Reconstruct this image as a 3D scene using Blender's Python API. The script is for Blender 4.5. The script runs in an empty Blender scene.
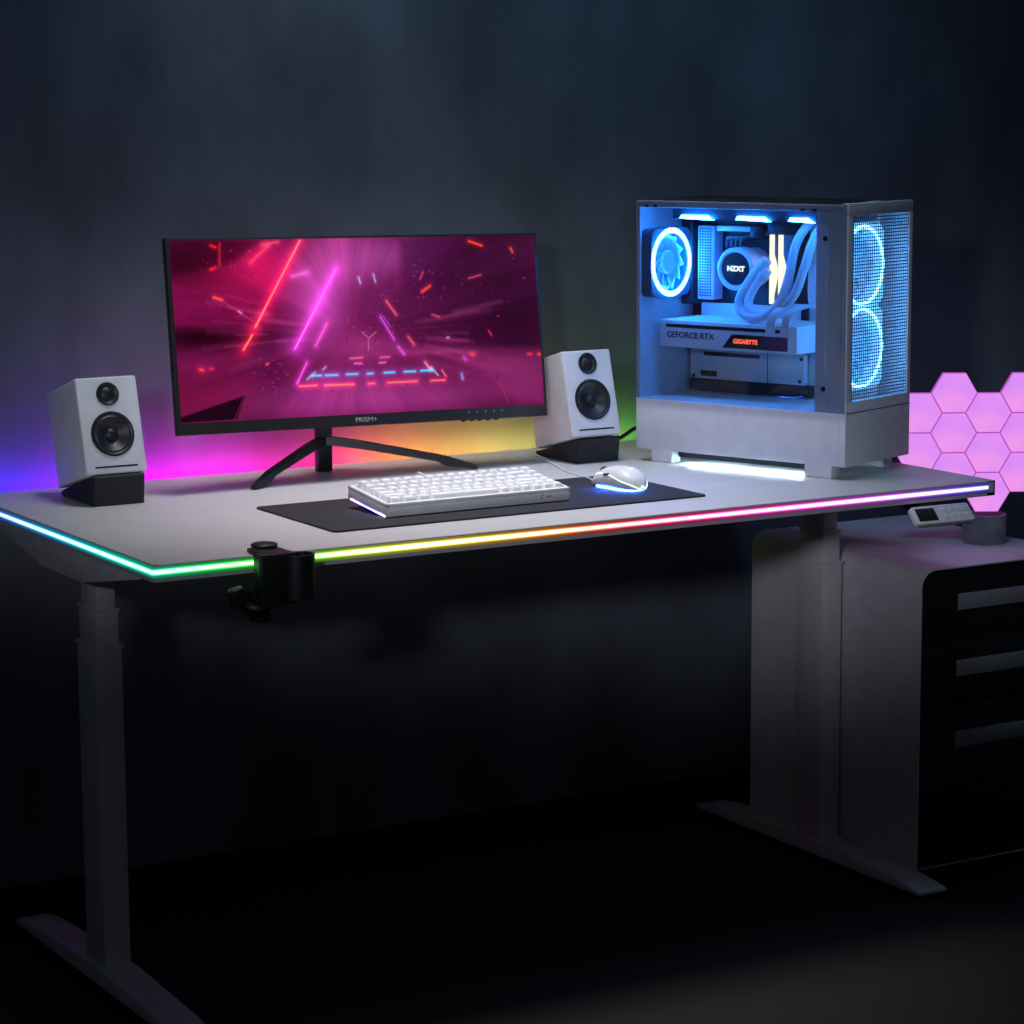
import bpy, bmesh, math, random
import numpy as np
from mathutils import Vector, Matrix
random.seed(4)
C = bpy.context.scene.collection
PI = math.pi
H = 0.7294            # height of the desk surface
W, D = 1.505, 0.765   # desk top size

# ------------------------------------------------------------------ materials
def lin(c):
    return tuple((v / 12.92 if v <= .04045 else ((v + .055) / 1.055) ** 2.4) for v in c)
def rgb(r, g, b):
    return lin((r / 255, g / 255, b / 255))
MATS = {}
def pbr(name, col, rough=.5, metal=0., spec=.5, noise=None, bump=None):
    m = bpy.data.materials.new(name); m.use_nodes = True
    nt = m.node_tree; b = nt.nodes['Principled BSDF']
    b.inputs['Base Color'].default_value = (*col, 1)
    b.inputs['Roughness'].default_value = rough
    b.inputs['Metallic'].default_value = metal
    b.inputs['Specular IOR Level'].default_value = spec
    tc = nt.nodes.new('ShaderNodeTexCoord')
    def ntex(scale, sc3, detail=4):
        mp = nt.nodes.new('ShaderNodeMapping'); mp.inputs['Scale'].default_value = sc3
        nt.links.new(tc.outputs['Object'], mp.inputs['Vector'])
        n = nt.nodes.new('ShaderNodeTexNoise'); n.inputs['Scale'].default_value = scale
        n.inputs['Detail'].default_value = detail
        nt.links.new(mp.outputs['Vector'], n.inputs['Vector']); return n
    if noise is None: noise = (30, (1, 1, 1), .06)
    sc, s3, amt = noise
    n = ntex(sc, s3)
    r = nt.nodes.new('ShaderNodeValToRGB')
    r.color_ramp.elements[0].position = .3; r.color_ramp.elements[1].position = .7
    r.color_ramp.elements[0].color = (*[max(0, v * (1 - amt)) for v in col], 1)
    r.color_ramp.elements[1].color = (*[min(1, v * (1 + amt)) for v in col], 1)
    nt.links.new(n.outputs['Fac'], r.inputs['Fac']); nt.links.new(r.outputs['Color'], b.inputs['Base Color'])
    if bump:
        n2 = ntex(bump[0], (1, 1, 1), 6)
        bp = nt.nodes.new('ShaderNodeBump'); bp.inputs['Strength'].default_value = bump[1]
        bp.inputs['Distance'].default_value = .002
        nt.links.new(n2.outputs['Fac'], bp.inputs['Height']); nt.links.new(bp.outputs['Normal'], b.inputs['Normal'])
    MATS[name] = m; return m
def emit(name, col, strength=1.):
    m = bpy.data.materials.new(name); m.use_nodes = True
    nt = m.node_tree; nt.nodes.clear()
    o = nt.nodes.new('ShaderNodeOutputMaterial'); e = nt.nodes.new('ShaderNodeEmission')
    e.inputs['Color'].default_value = (*col, 1); e.inputs['Strength'].default_value = strength
    nt.links.new(e.outputs[0], o.inputs[0]); return m
def diffuser(m, zc, core, k):
    # milky tube: the light sources shine through brightest and whitest along the middle line
    nt = m.node_tree; e = [n for n in nt.nodes if n.type == 'EMISSION'][0]; r = [n for n in nt.nodes if n.type == 'VALTORGB'][0]; sx = [n for n in nt.nodes if n.type == 'SEPXYZ'][0]
    def mth(op, a, b):
        n = nt.nodes.new('ShaderNodeMath'); n.operation = op
        for i, v in enumerate((a, b)):
            if isinstance(v, (int, float)): n.inputs[i].default_value = v
            else: nt.links.new(v, n.inputs[i])
        return n.outputs[0]
    d = mth('DIVIDE', mth('SUBTRACT', sx.outputs[2], zc), core); g = mth('POWER', 2.718, mth('MULTIPLY', mth('MULTIPLY', d, d), -1.))
    mx = nt.nodes.new('ShaderNodeMix'); mx.data_type = 'RGBA'; nt.links.new(mth('MULTIPLY', g, .32), mx.inputs[0]); nt.links.new(r.outputs[0], mx.inputs[6]); mx.inputs[7].default_value = (1, 1, 1, 1)
    nt.links.new(mx.outputs[2], e.inputs[0]); nt.links.new(mth('ADD', mth('MULTIPLY', g, k), .22), e.inputs[1])
def emit_ramp(name, axis, lo, hi, stops, strength):
    m = emit(name, (1, 1, 1), strength); nt = m.node_tree
    e = [n for n in nt.nodes if n.type == 'EMISSION'][0]
    tc = nt.nodes.new('ShaderNodeTexCoord'); sx = nt.nodes.new('ShaderNodeSeparateXYZ')
    mr = nt.nodes.new('ShaderNodeMapRange'); mr.inputs[1].default_value = lo; mr.inputs[2].default_value = hi
    r = nt.nodes.new('ShaderNodeValToRGB')
    el = r.color_ramp.elements
    while len(el) > 1: el.remove(el[-1])
    for i, (p, c) in enumerate(stops):
        q = (p - lo) / (hi - lo)
        if i == 0: el[0].position = q; el[0].color = (*c, 1)
        else:
            x = el.new(q); x.color = (*c, 1)
    nt.links.new(tc.outputs['Object'], sx.inputs[0]); nt.links.new(sx.outputs[axis], mr.inputs[0])
    nt.links.new(mr.outputs[0], r.inputs[0]); nt.links.new(r.outputs[0], e.inputs[0]); return m

M_desk = pbr('desk_laminate', (.54, .53, .525), .42, noise=(6, (1.5, 22, 1), .05))
M_edge = pbr('desk_edge_band', (.5, .5, .5), .45)
M_steel = pbr('white_powder_coat', (.74, .71, .69), .55)
M_white = pbr('white_plastic', (.74, .74, .75), .4)
M_pcw = pbr('white_case_steel', (.66, .67, .70), .5)
M_inw = pbr('white_inner_steel', (.70, .72, .75), .55)
M_spk = pbr('white_satin_lacquer', (.72, .72, .72), .38)
M_key = pbr('white_keycap', (.88, .87, .88), .45)
M_kcase = pbr('white_keyboard_case', (.80, .77, .76), .5)
M_black = pbr('black_plastic', (.012, .012, .013), .45)
M_blackm = pbr('black_metal', (.010, .010, .011), .4)
M_clamp = pbr('black_clamp_plastic', (.006, .008, .007), .5)
M_bezel = pbr('dark_bezel', (.018, .016, .016), .4)
M_rubber = pbr('dark_grey_foam', (.020, .020, .022), .75)
M_cone = pbr('speaker_cone', (.010, .010, .011), .45)
M_mat = pbr('dark_felt_mat', (.013, .013, .015), .8, noise=(400, (1, 1, 1), .25))
M_wall = pbr('dark_plaster', (.115, .129, .145), .8, noise=(4.2, (1, 1, .55), .42), bump=(16, .6))
M_floor = pbr('dark_floor', (.0055, .005, .0055), .75, noise=(8, (1, 1, 1), .2))
M_pcb = pbr('dark_circuit_board', (.012, .016, .025), .5, noise=(220, (1, 1, 1), .6))
M_dark = pbr('dark_component', (.02, .025, .035), .5)
M_tube = pbr('white_sleeved_tube', (.70, .72, .76), .55, noise=(900, (1, 1, 1), .12))
M_gcard = pbr('white_card_shroud', (.82, .83, .86), .4)
M_cab = pbr('white_cabinet_steel', (.72, .69, .70), .5)
M_draw = pbr('black_drawer_front', (.010, .009, .011), .5)
M_hand = pbr('grey_handle', (.30, .29, .30), .5)
M_cup = pbr('grey_concrete', (.36, .34, .35), .85, noise=(60, (1, 1, 1), .15), bump=(90, .4))
M_mesh = pbr('white_mesh_steel', (.28, .30, .34), .5)
M_print = pbr('light_grey_print', (.45, .45, .45), .5)
M_dprint = pbr('dark_blue_print', (.03, .035, .06), .5)
M_pink = pbr('pink_print', (.55, .12, .15), .5)
M_ghost = pbr('pale_grey_print', (.50, .50, .52), .5)

def glass_mat():
    m = bpy.data.materials.new('tinted_side_glass'); m.use_nodes = True
    nt = m.node_tree; nt.nodes.clear()
    o = nt.nodes.new('ShaderNodeOutputMaterial'); mx = nt.nodes.new('ShaderNodeMixShader')
    t = nt.nodes.new('ShaderNodeBsdfTransparent'); t.inputs[0].default_value = (.68, .74, .80, 1)
    g = nt.nodes.new('ShaderNodeBsdfGlossy'); g.inputs['Roughness'].default_value = .02
    lw = nt.nodes.new('ShaderNodeLayerWeight'); lw.inputs[0].default_value = .5
    p5 = nt.nodes.new('ShaderNodeMath'); p5.operation = 'POWER'; p5.inputs[1].default_value = 5; nt.links.new(lw.outputs['Facing'], p5.inputs[0])
    f = nt.nodes.new('ShaderNodeMath'); f.operation = 'MULTIPLY_ADD'; f.inputs[1].default_value = .8; f.inputs[2].default_value = .02; nt.links.new(p5.outputs[0], f.inputs[0])
    nt.links.new(f.outputs[0], mx.inputs[0]); nt.links.new(t.outputs[0], mx.inputs[1]); nt.links.new(g.outputs[0], mx.inputs[2])
    nt.links.new(mx.outputs[0], o.inputs[0]); return m
M_glass = glass_mat()

# ------------------------------------------------------------------ mesh helpers
def box(bm, x0, x1, y0, y1, z0, z1, bev=0., seg=2):
    t = bmesh.new()
    v = [t.verts.new((x, y, z)) for z in (z0, z1) for y in (y0, y1) for x in (x0, x1)]
    for f in ((0, 2, 3, 1), (4, 5, 7, 6), (0, 1, 5, 4), (2, 6, 7, 3), (0, 4, 6, 2), (1, 3, 7, 5)):
        t.faces.new([v[i] for i in f])
    if bev: bmesh.ops.bevel(t, geom=list(t.edges), offset=bev, segments=seg, profile=.5, affect='EDGES')
    merge(bm, t)
def merge(bm, t, mat=None):
    if mat is not None: bmesh.ops.transform(t, matrix=mat, verts=t.verts)
    me = bpy.data.meshes.new('tmp'); t.to_mesh(me); t.free(); bm.from_mesh(me); bpy.data.meshes.remove(me)
def prism(bm, poly, axis, a0, a1, bev=0., seg=2):
    # poly: 2D points in the other two axes (cyclic order), extruded along axis from a0 to a1
    def P(p, a):
        return {'x': (a, p[0], p[1]), 'y': (p[0], a, p[1]), 'z': (p[0], p[1], a)}[axis]
    t = bmesh.new()
    lo = [t.verts.new(P(p, a0)) for p in poly]; hi = [t.verts.new(P(p, a1)) for p in poly]
    n = len(poly)
    t.faces.new(lo[::-1]); t.faces.new(hi)
    for i in range(n): t.faces.new((lo[i], lo[(i + 1) % n], hi[(i + 1) % n], hi[i]))
    bmesh.ops.recalc_face_normals(t, faces=t.faces)
    if bev:
        es = [e for e in t.edges if len(e.link_faces) == 2 and e.calc_face_angle(0) > .5]
        bmesh.ops.bevel(t, geom=es, offset=bev, segments=seg, profile=.5, affect='EDGES')
    merge(bm, t)
def lathe(bm, prof, M=None, n=40, close=False):
    # prof: list of (r, h) about local Z
    t = bmesh.new(); rings = []
    for r, h in prof:
        if r < 1e-6: rings.append([t.verts.new((0, 0, h))])
        else: rings.append([t.verts.new((r * math.cos(2 * PI * i / n), r * math.sin(2 * PI * i / n), h)) for i in range(n)])
    pairs = list(zip(rings[:-1], rings[1:]))
    if close: pairs.append((rings[-1], rings[0]))
    for a, b in pairs:
        for i in range(n):
            j = (i + 1) % n
            if len(a) == 1 and len(b) == 1: continue
            if len(a) == 1: t.faces.new((a[0], b[i], b[j]))
            elif len(b) == 1: t.faces.new((a[i], a[j], b[0]))
            else: t.faces.new((a[i], a[j], b[j], b[i]))
    bmesh.ops.recalc_face_normals(t, faces=t.faces)
    merge(bm, t, M)
def smooth_path(pts, k=8):
    pts = [Vector(p) for p in pts]; out = []
    P = [pts[0] * 2 - pts[1]] + pts + [pts[-1] * 2 - pts[-2]]
    for i in range(1, len(P) - 2):
        a, b, c, d = P[i - 1:i + 3]
        for s in range(k):
            t = s / k
            out.append(.5 * ((2 * b) + (c - a) * t + (2 * a - 5 * b + 4 * c - d) * t * t + (3 * b - a - 3 * c + d) * t ** 3))
    out.append(pts[-1]); return out
def tube(bm, pts, r, n=10, k=8, sx=1., sy=1.):
    p = smooth_path(pts, k) if k > 1 else [Vector(q) for q in pts]
    t = bmesh.new(); rings = []
    up = Vector((0, 0, 1))
    d0 = (p[1] - p[0]).normalized()
    if abs(d0.dot(up)) > .9: up = Vector((1, 0, 0))
    nrm = (up - d0 * up.dot(d0)).normalized()
    for i, q in enumerate(p):
        d = ((p[min(i + 1, len(p) - 1)]) - p[max(i - 1, 0)]).normalized()
        nrm = (nrm - d * nrm.dot(d)).normalized(); bn = d.cross(nrm)
        rr = r(i / (len(p) - 1)) if callable(r) else r
        rings.append([t.verts.new(q + nrm * (rr * sx * math.cos(2 * PI * j / n)) + bn * (rr * sy * math.sin(2 * PI * j / n))) for j in range(n)])
    for a, b in zip(rings[:-1], rings[1:]):
        for j in range(n): t.faces.new((a[j], a[(j + 1) % n], b[(j + 1) % n], b[j]))
    t.faces.new(rings[0][::-1]); t.faces.new(rings[-1])
    bmesh.ops.recalc_face_normals(t, faces=t.faces)
    merge(bm, t)
def rrect(x0, x1, y0, y1, r, n=5):
    out = []
    for cx, cy, a0 in ((x1 - r, y0 + r, -PI / 2), (x1 - r, y1 - r, 0), (x0 + r, y1 - r, PI / 2), (x0 + r, y0 + r, PI)):
        for i in range(n + 1):
            a = a0 + PI / 2 * i / n; out.append((cx + r * math.cos(a), cy + r * math.sin(a)))
    return out
def obj(name, bm, mat, parent=None, loc=(0, 0, 0), rot=(0, 0, 0), smooth=True):
    me = bpy.data.meshes.new(name); bm.to_mesh(me); bm.free()
    for m in (mat if isinstance(mat, (list, tuple)) else [mat]): me.materials.append(m)
    if smooth and len(me.polygons):
        me.polygons.foreach_set('use_smooth', [True] * len(me.polygons))
        try: me.set_sharp_from_angle(angle=math.radians(25))
        except Exception: pass
    o = bpy.data.objects.new(name, me); C.objects.link(o)
    o.location = loc; o.rotation_euler = rot
    if parent: o.parent = parent
    return o
def B(*a, **k):
    bm = bmesh.new(); box(bm, *a, **k); return bm
def thing(name, label, cat, loc=(0, 0, 0), rz=0., group=None):
    o = bpy.data.objects.new(name, None); C.objects.link(o); o.empty_display_size = .05
    o.location = loc; o.rotation_euler = (0, 0, rz); tag(o, label, cat, group); return o
def tag(o, label, cat, group=None, kind=None):
    o['label'] = label; o['category'] = cat
    if group: o['group'] = group
    if kind: o['kind'] = kind
def struct(name, bm, mat):
    o = obj(name, bm, mat, smooth=False); o['kind'] = 'structure'; return o
def text(name, s, size, mat, parent, M, ext=.0002, bold=0., sx=1., align='CENTER'):
    cu = bpy.data.curves.new(name, 'FONT'); cu.body = s; cu.size = size; cu.extrude = ext
    cu.align_x = align; cu.align_y = 'CENTER'; cu.offset = bold
    tmp = bpy.data.objects.new('tmp', cu); C.objects.link(tmp)
    bpy.context.view_layer.update()
    me = bpy.data.meshes.new_from_object(tmp.evaluated_get(bpy.context.evaluated_depsgraph_get()))
    bpy.data.objects.remove(tmp); me.name = name
    me.materials.clear(); me.materials.append(mat)
    me.transform(M @ Matrix.Diagonal((sx, 1, 1, 1)))
    o = bpy.data.objects.new(name, me); C.objects.link(o); o.parent = parent; return o
def axes(o, x, y, z):
    m = Matrix((x, y, z)).transposed().to_4x4(); m.translation = Vector(o); return m

# ------------------------------------------------------------------ setting
struct('floor', B(-2.2, 4.2, -3.9, .83, -.05, 0), M_floor)
struct('wall_back', B(-2.2, 4.2, .81, .93, -.05, 2.9), M_wall)
struct('baseboard_back', B(-2.2, 4.2, .798, .81, 0, .05, bev=.002), M_floor)

# ------------------------------------------------------------------ desk
desk = thing('standing_desk', 'white standing desk with glowing rainbow light strip along its edges', 'desk')
bm = bmesh.new()
t0, t1 = H - .025, H
prism(bm, [(0, t0), (0, t1 - .0195), (.005, t1 - .019), (.005, t1 - .0032), (0, t1 - .0028), (0, t1 - .001), (.001, t1), (D - .001, t1), (D, t1 - .001), (D, t0)], 'x', .006, W - .0)
prism(bm, [(0.0, t0), (0, t1 - .0195), (.006, t1 - .019), (.006, t1 - .0032), (0, t1 - .0028), (0, t1 - .001), (.001, t1), (.0061, t1), (.0061, t0)], 'y', .0, D)
box(bm, W - .016, W, .0, .012, t0 + .0005, t1 - .0005); box(bm, W - .003, W, 0, D, t0 + .0005, t1 - .0005)
obj('desktop', bm, M_desk, desk, smooth=False)
def mixw(c, a=.16): return tuple(v * (1 - a) + a for v in c)
front = [(0, (0, 1, .40)), (.07, (0, 1, .16)), (.145, (.03, 1, .03)), (.24, (.22, 1, .02)), (.30, (.6, 1, .05)), (.40, (1, .88, .10)), (.52, (1, .62, .05)),
         (.62, (1, .36, .03)), (.70, (1, .14, .03)), (.78, (1, .04, .10)), (.90, (1, .03, .28)), (1.08, (1, .06, .65)), (1.28, (.62, .14, .95)), (1.40, (.25, .12, 1)), (1.47, (.10, .10, .9)), (1.505, (.03, .04, .35))]
left = [(0, (0, 1, .45)), (.12, (0, .95, .75)), (.30, (0, .65, 1)), (.55, (.04, .30, 1)), (.765, (.08, .05, 1))]
M_front = emit_ramp('front_led', 0, -.01, 1.51, [(p, mixw(c, .02)) for p, c in front], 3.2); diffuser(M_front, H - .0100, .0027, 5.5)
M_left = emit_ramp('side_led', 1, -.01, .77, [(p, mixw(c, .02)) for p, c in left], 3.0); diffuser(M_left, H - .0100, .0027, 5.)
back = [(0, (.03, .015, .9)), (.10, (.09, .012, .95)), (.20, (.26, .008, .95)), (.34, (.9, .01, .85)), (.50, (1, .0, .65)), (.62, (1, .0, .30)), (.70, (1, .035, .16)),
        (.76, (1, .14, .05)), (.85, (.85, .27, .04)), (.97, (.62, .36, .06)), (1.08, (.52, .39, .08)), (1.17, (.36, .48, .05)), (1.27, (.22, .50, .02)), (1.38, (0, .3, .10)), (1.50, (0, .2, .3))]
M_back = emit_ramp('back_led', 0, -.01, 1.51, back, 50.)
obj('front_light_strip', B(-.002, W - .016, -.0035, .004, H - .0185, H - .0035, bev=.0025, seg=4), M_front, desk)['label'] = 'rainbow light strip along the front edge'
obj('side_light_strip', B(-.0035, .004, -.002, D, H - .0185, H - .0035, bev=.0025, seg=4), M_left, desk)['label'] = 'cyan to blue light strip along the left edge'
obj('back_light_strip', B(.002, W - .002, D, D + .004, H - .018, H - .006), M_back, desk)['label'] = 'rainbow light strip on the back edge lighting the wall'
obj('back_light_blocker', B(.0, W, D, D + .018, H - .0225, H - .0185), M_steel, desk)  # added ledge, out of view, stops the back strip lighting the wall below
# underframe
bm = bmesh.new(); box(bm, .12, 1.40, .385, .425, H - .07, H - .03, bev=.004)
obj('crossbar', bm, M_steel, desk)
for xc in (.072, 1.443):
    s = 1 if xc < .5 else -1
    bm = bmesh.new()
    xa, xb = xc - .060 if xc < .5 else xc + .056, xc - .056 if xc < .5 else xc + .060
    prism(bm, [(.085, t0), (.69, t0), (.69, t0 - .010), (.47, t0 - .048), (.30, t0 - .048), (.085, t0 - .010)], 'x', xa, xb, bev=.001)
    prism(bm, [(.28, t0 - .012), (.48, t0 - .012), (.48, t0), (.28, t0)], 'x', xc - .054, xc + .054)
    obj('side_bracket', bm, M_steel, desk)
    leg = obj('leg', B(xc - .0225, xc + .0225, .355, .435, .034, H - .187, bev=.006), M_steel, desk)
    obj('middle_tube', B(xc - .0195, xc + .0195, .359, .431, H - .188, H - .130, bev=.005), M_steel, leg)
    obj('upper_tube', B(xc - .0165, xc + .0165, .363, .427, H - .131, H - .036, bev=.005), M_steel, leg)
    obj('collar', B(xc - .0240, xc + .0240, .3535, .4365, H - .190, H - .184, bev=.002), M_steel, leg)
    obj('collar', B(xc - .0208, xc + .0208, .3577, .4323, H - .133, H - .128, bev=.002), M_steel, leg)
    bm = bmesh.new()
    prism(bm, [(.062, .010), (.062, .018), (.12, .026), (.34, .038), (.45, .038), (.68, .026), (.735, .018), (.735, .010)], 'x', xc - .030, xc + .030, bev=.003)
    ft = obj('foot', bm, M_steel, desk)
    for yy in (.10, .70):
        bm = bmesh.new(); lathe(bm, [(0, 0), (.014, 0), (.014, .011), (0, .011)], Matrix.Translation((xc, yy, 0)), 20)
        obj('levelling_pad', bm, M_black, ft)
# handset
Mt = Matrix.Translation((1.3715, -.024, H - .0445)) @ Matrix.Rotation(math.radians(.5), 4, 'Y') @ Matrix.Rotation(math.radians(-42), 4, 'X') @ Matrix.Diagonal((.925, 1, .83, 1))
def hs(*a, bev=0., rr=None):
    t = bmesh.new(); box(t, *a, bev=bev); bmesh.ops.transform(t, matrix=Mt, verts=t.verts); return t
t = bmesh.new(); prism(t, rrect(-.065, .065, -.021, .021, .006), 'y', -.006, .006, bev=.002); bmesh.ops.transform(t, matrix=Mt, verts=t.verts)
cp = obj('control_panel', t, M_white, desk); cp['label'] = 'white control handset with black display under the front edge'
box_b = hs(-.058, -.016, -.0066, -.0055, -.014, .015, bev=.0004); obj('display', box_b, M_black, cp)
t = bmesh.new()
for k in range(4): box(t, -.002 + k * .0165, .0105 + k * .0165, -.0064, -.0058, .002, .0135, bev=.0003)
for k in range(4): box(t, -.002 + k * .0165, .0105 + k * .0165, -.0064, -.0058, -.0125, -.001, bev=.0003)
bmesh.ops.transform(t, matrix=Mt, verts=t.verts); obj('button', t, M_white, cp)
t = bmesh.new()
for k in range(4):
    for zz in (.0078, -.0068): box(t, .0022 + k * .0165, .0062 + k * .0165, -.0067, -.0062, zz - .0006, zz + .0006)
bmesh.ops.transform(t, matrix=Mt, verts=t.verts); obj('button_mark', t, M_ghost, cp)
text('display_digits', '73.0', .010, pbr('dim_digits', (.09, .09, .10), .5), cp, Mt @ axes((-.037, -.0064, .002), Vector((1, 0, 0)), Vector((0, 0, 1)), Vector((0, -1, 0))))
obj('bracket', B(1.35, 1.40, .004, .05, H - .042, H - .025, bev=.003), M_black, cp)

# ------------------------------------------------------------------ clamp-on holder at the front edge
cl = thing('clamp_holder', 'black clamp-on cup holder with a hook gripping the front desk edge', 'desk clamp', (.184, -.02, H))
bm = bmesh.new()
lathe(bm, [(0, .013), (.017, .013), (.019, .0115), (.019, .0085), (.017, .008), (0, .008)], Matrix.Translation((-.010, .034, 0)), 28)
box(bm, -.034, .010, -.012, .042, .0005, .007, bev=.002)
obj('top_jaw', bm, M_clamp, cl)
bm = bmesh.new(); prism(bm, rrect(-.046, .010, -.030, -.004, .004), 'z', -.066, .0075, bev=.002)
obj('body', bm, M_clamp, cl)
# C-shaped ring to the right
bm = bmesh.new(); cx, cy, r0, r1 = .0160, -.022, .0205, .0240
poly = []
a0, a1 = math.radians(-155), math.radians(120)
for i in range(25): a = a0 + (a1 - a0) * i / 24; poly.append((cx + r1 * math.cos(a), cy + r1 * math.sin(a) * .9))
for i in range(25): a = a1 + (a0 - a1) * i / 24; poly.append((cx + r0 * math.cos(a), cy + r0 * math.sin(a) * .9))
n = len(poly) // 2
t = bmesh.new()
lo = [t.verts.new((*p, -.060)) for p in poly]; hi = [t.verts.new((*p, .0035)) for p in poly]
for i in range(2 * n): j = (i + 1) % (2 * n); t.faces.new((lo[i], lo[j], hi[j], hi[i]))
for i in range(n - 1):
    k = 2 * n - 1 - i
    t.faces.new((hi[i], hi[i + 1], hi[k - 1], hi[k])); t.faces.new((lo[i], lo[k], lo[k - 1], lo[i + 1]))
bmesh.ops.recalc_face_normals(t, faces=t.faces)
merge(bm, t); obj('cable_ring', bm, M_clamp, cl)
bm = bmesh.new(); box(bm, -.044, .010, -.016, .05, -.066, -.058, bev=.002); obj('lower_jaw', bm, M_clamp, cl)
bm = bmesh.new()
tube(bm, [(-.010, -.014, -.062), (-.040, -.022, -.068), (-.064, -.026, -.068), (-.078, -.028, -.058)], .0058, 14, 8, 1., 1.7)
t = bmesh.new(); box(t, -.0125, .0125, -.008, .008, -.014, .014, bev=.006, seg=3); merge(bm, t, Matrix.Translation((-.082, -.029, -.047)) @ Matrix.Rotation(math.radians(-14), 4, 'Y'))
obj('hook', bm, M_clamp, cl)
bm = bmesh.new(); lathe(bm, [(0, -.088), (.0045, -.088), (.0045, -.03), (0, -.03)], Matrix.Translation((-.018, .035, 0)), 16)
lathe(bm, [(0, -.030), (.012, -.030), (.013, -.0275), (0, -.0265)], Matrix.Translation((-.018, .035, 0)), 20)
sc = obj('screw', bm, M_clamp, cl)
bm = bmesh.new()
prof = [(0, -.099), (.013, -.099), (.016, -.0965), (.016, -.0885), (.013, -.086), (0, -.086)]
lathe(bm, prof, Matrix.Translation((-.018, .035, 0)), 28); obj('knob', bm, M_clamp, sc)

# ------------------------------------------------------------------ monitor
mon = thing('monitor', 'black ultrawide monitor showing a glowing pink neon tunnel', 'monitor', (.61, .70, H))
bm = bmesh.new(); box(bm, -.0135, .0135, -.009, .009, .0, .19, bev=.003); obj('column', bm, M_blackm, mon)
bm = bmesh.new(); box(bm, -.03, .06, -.055, -.004, .15, .23, bev=.006); obj('mount', bm, M_blackm, mon)
for tip in ((-.196, -.134), (.235, -.121)):
    bm = bmesh.new(); v = Vector((tip[0], tip[1], 0)); d = v.normalized(); s = Vector((-d.y, d.x, 0))
    prof = [(0.0, .048, .063, .009), (.25, .0385, .0525, .009), (.74, .0155, .0275, .008), (.79, .0075, .0245, .008), (1.0, .0005, .0075, .006)]
    t = bmesh.new(); rings = []
    for f, z0, z1, w in prof:
        p = v * f; rings.append([t.verts.new(p + s * w + Vector((0, 0, z0))), t.verts.new(p - s * w + Vector((0, 0, z0))), t.verts.new(p - s * w * .8 + Vector((0, 0, z1))), t.verts.new(p + s * w * .8 + Vector((0, 0, z1)))])
    for a, b in zip(rings[:-1], rings[1:]):
        for j in range(4): t.faces.new((a[j], a[(j + 1) % 4], b[(j + 1) % 4], b[j]))
    t.faces.new(rings[0]); t.faces.new(rings[-1][::-1]); bmesh.ops.recalc_face_normals(t, faces=t.faces)
    bmesh.ops.bevel(t, geom=list(t.edges), offset=.0012, segments=2, affect='EDGES')
    merge(bm, t); obj('leg', bm, M_blackm, mon)
# panel frame: local x right, y back, z up; origin bottom centre of the front face
mw, mh = .6990, .3186
bm = bmesh.new(); box(bm, -mw / 2, mw / 2, 0, .014, 0, mh, bev=.0015)
box(bm, -.24, .24, .0135, .045, .05, .27, bev=.012)
pan = obj('panel', bm, M_bezel, mon)
yaw, tilt, roll = .0106, .1464, -.0186
r = Vector((math.cos(yaw), math.sin(yaw), 0)); b = Vector((-math.sin(yaw), math.cos(yaw), 0)); k = Vector((0, 0, 1))
up = k * math.cos(tilt) + b * math.sin(tilt)
r, up = r * math.cos(roll) + up * math.sin(roll), up * math.cos(roll) - r * math.sin(roll)
yb = up.cross(r)
pan.matrix_local = axes((.6348 - .61, .5712 - .70, .0915), r, yb, up)
# screen: dense grid with a computed picture (a screen gives off its own light)
HM = [0.00242966, -0.0001576, -0.37042145, 6.127e-05, 0.00522899, -1.26315917, -0.00020669, 1.249e-05]
def st(x, y):
    d = HM[6] * x + HM[7] * y + 1
    return (HM[0] * x + HM[1] * y + HM[2]) / d, (HM[3] * x + HM[4] * y + HM[5]) / d
NX, NY = 560, 250
S, T = np.meshgrid(np.linspace(0, 1, NX), np.linspace(0, 1, NY))
AS = 2.27   # picture aspect: x is measured in heights
X, Y = S * AS, T
def xy(p):
    s_, t_ = st(*p); return s_ * AS, t_
img = np.zeros((NY, NX, 3)); img[:] = np.array((96, 18, 66)) / 255
U = 1 / 186.    # one photo pixel in heights
def blob(p, rx, ry, rot, col, al):
    global img
    cx, cy = xy(p); c_, s_ = math.cos(math.radians(rot)), math.sin(math.radians(rot))
    dx, dy = X - cx, Y - cy
    u = (dx * c_ + dy * s_) / (rx * U); v = (-dx * s_ + dy * c_) / (ry * U)
    a = al * np.exp(-(u * u + v * v))
    img = img * (1 - a[..., None]) + np.array(col) / 255 * a[..., None]
def glow(p, q, w, col, amt, halo=0., hcol=None):
    global img
    ax, ay = xy(p); bx, by = xy(q); dx, dy = bx - ax, by - ay; L2 = dx * dx + dy * dy + 1e-9
    h = np.clip(((X - ax) * dx + (Y - ay) * dy) / L2, 0, 1)
    d = np.hypot(X - ax - h * dx, Y - ay - h * dy)
    if halo: img = img + (np.exp(-(d / (halo * U)) ** 1.2) * .55)[..., None] * np.array(hcol or col) / 255 * amt
    a = np.clip(1.35 - d / (w * U), 0, 1)[..., None] * amt
    img = img * (1 - a) + np.array(col) / 255 * a
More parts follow.
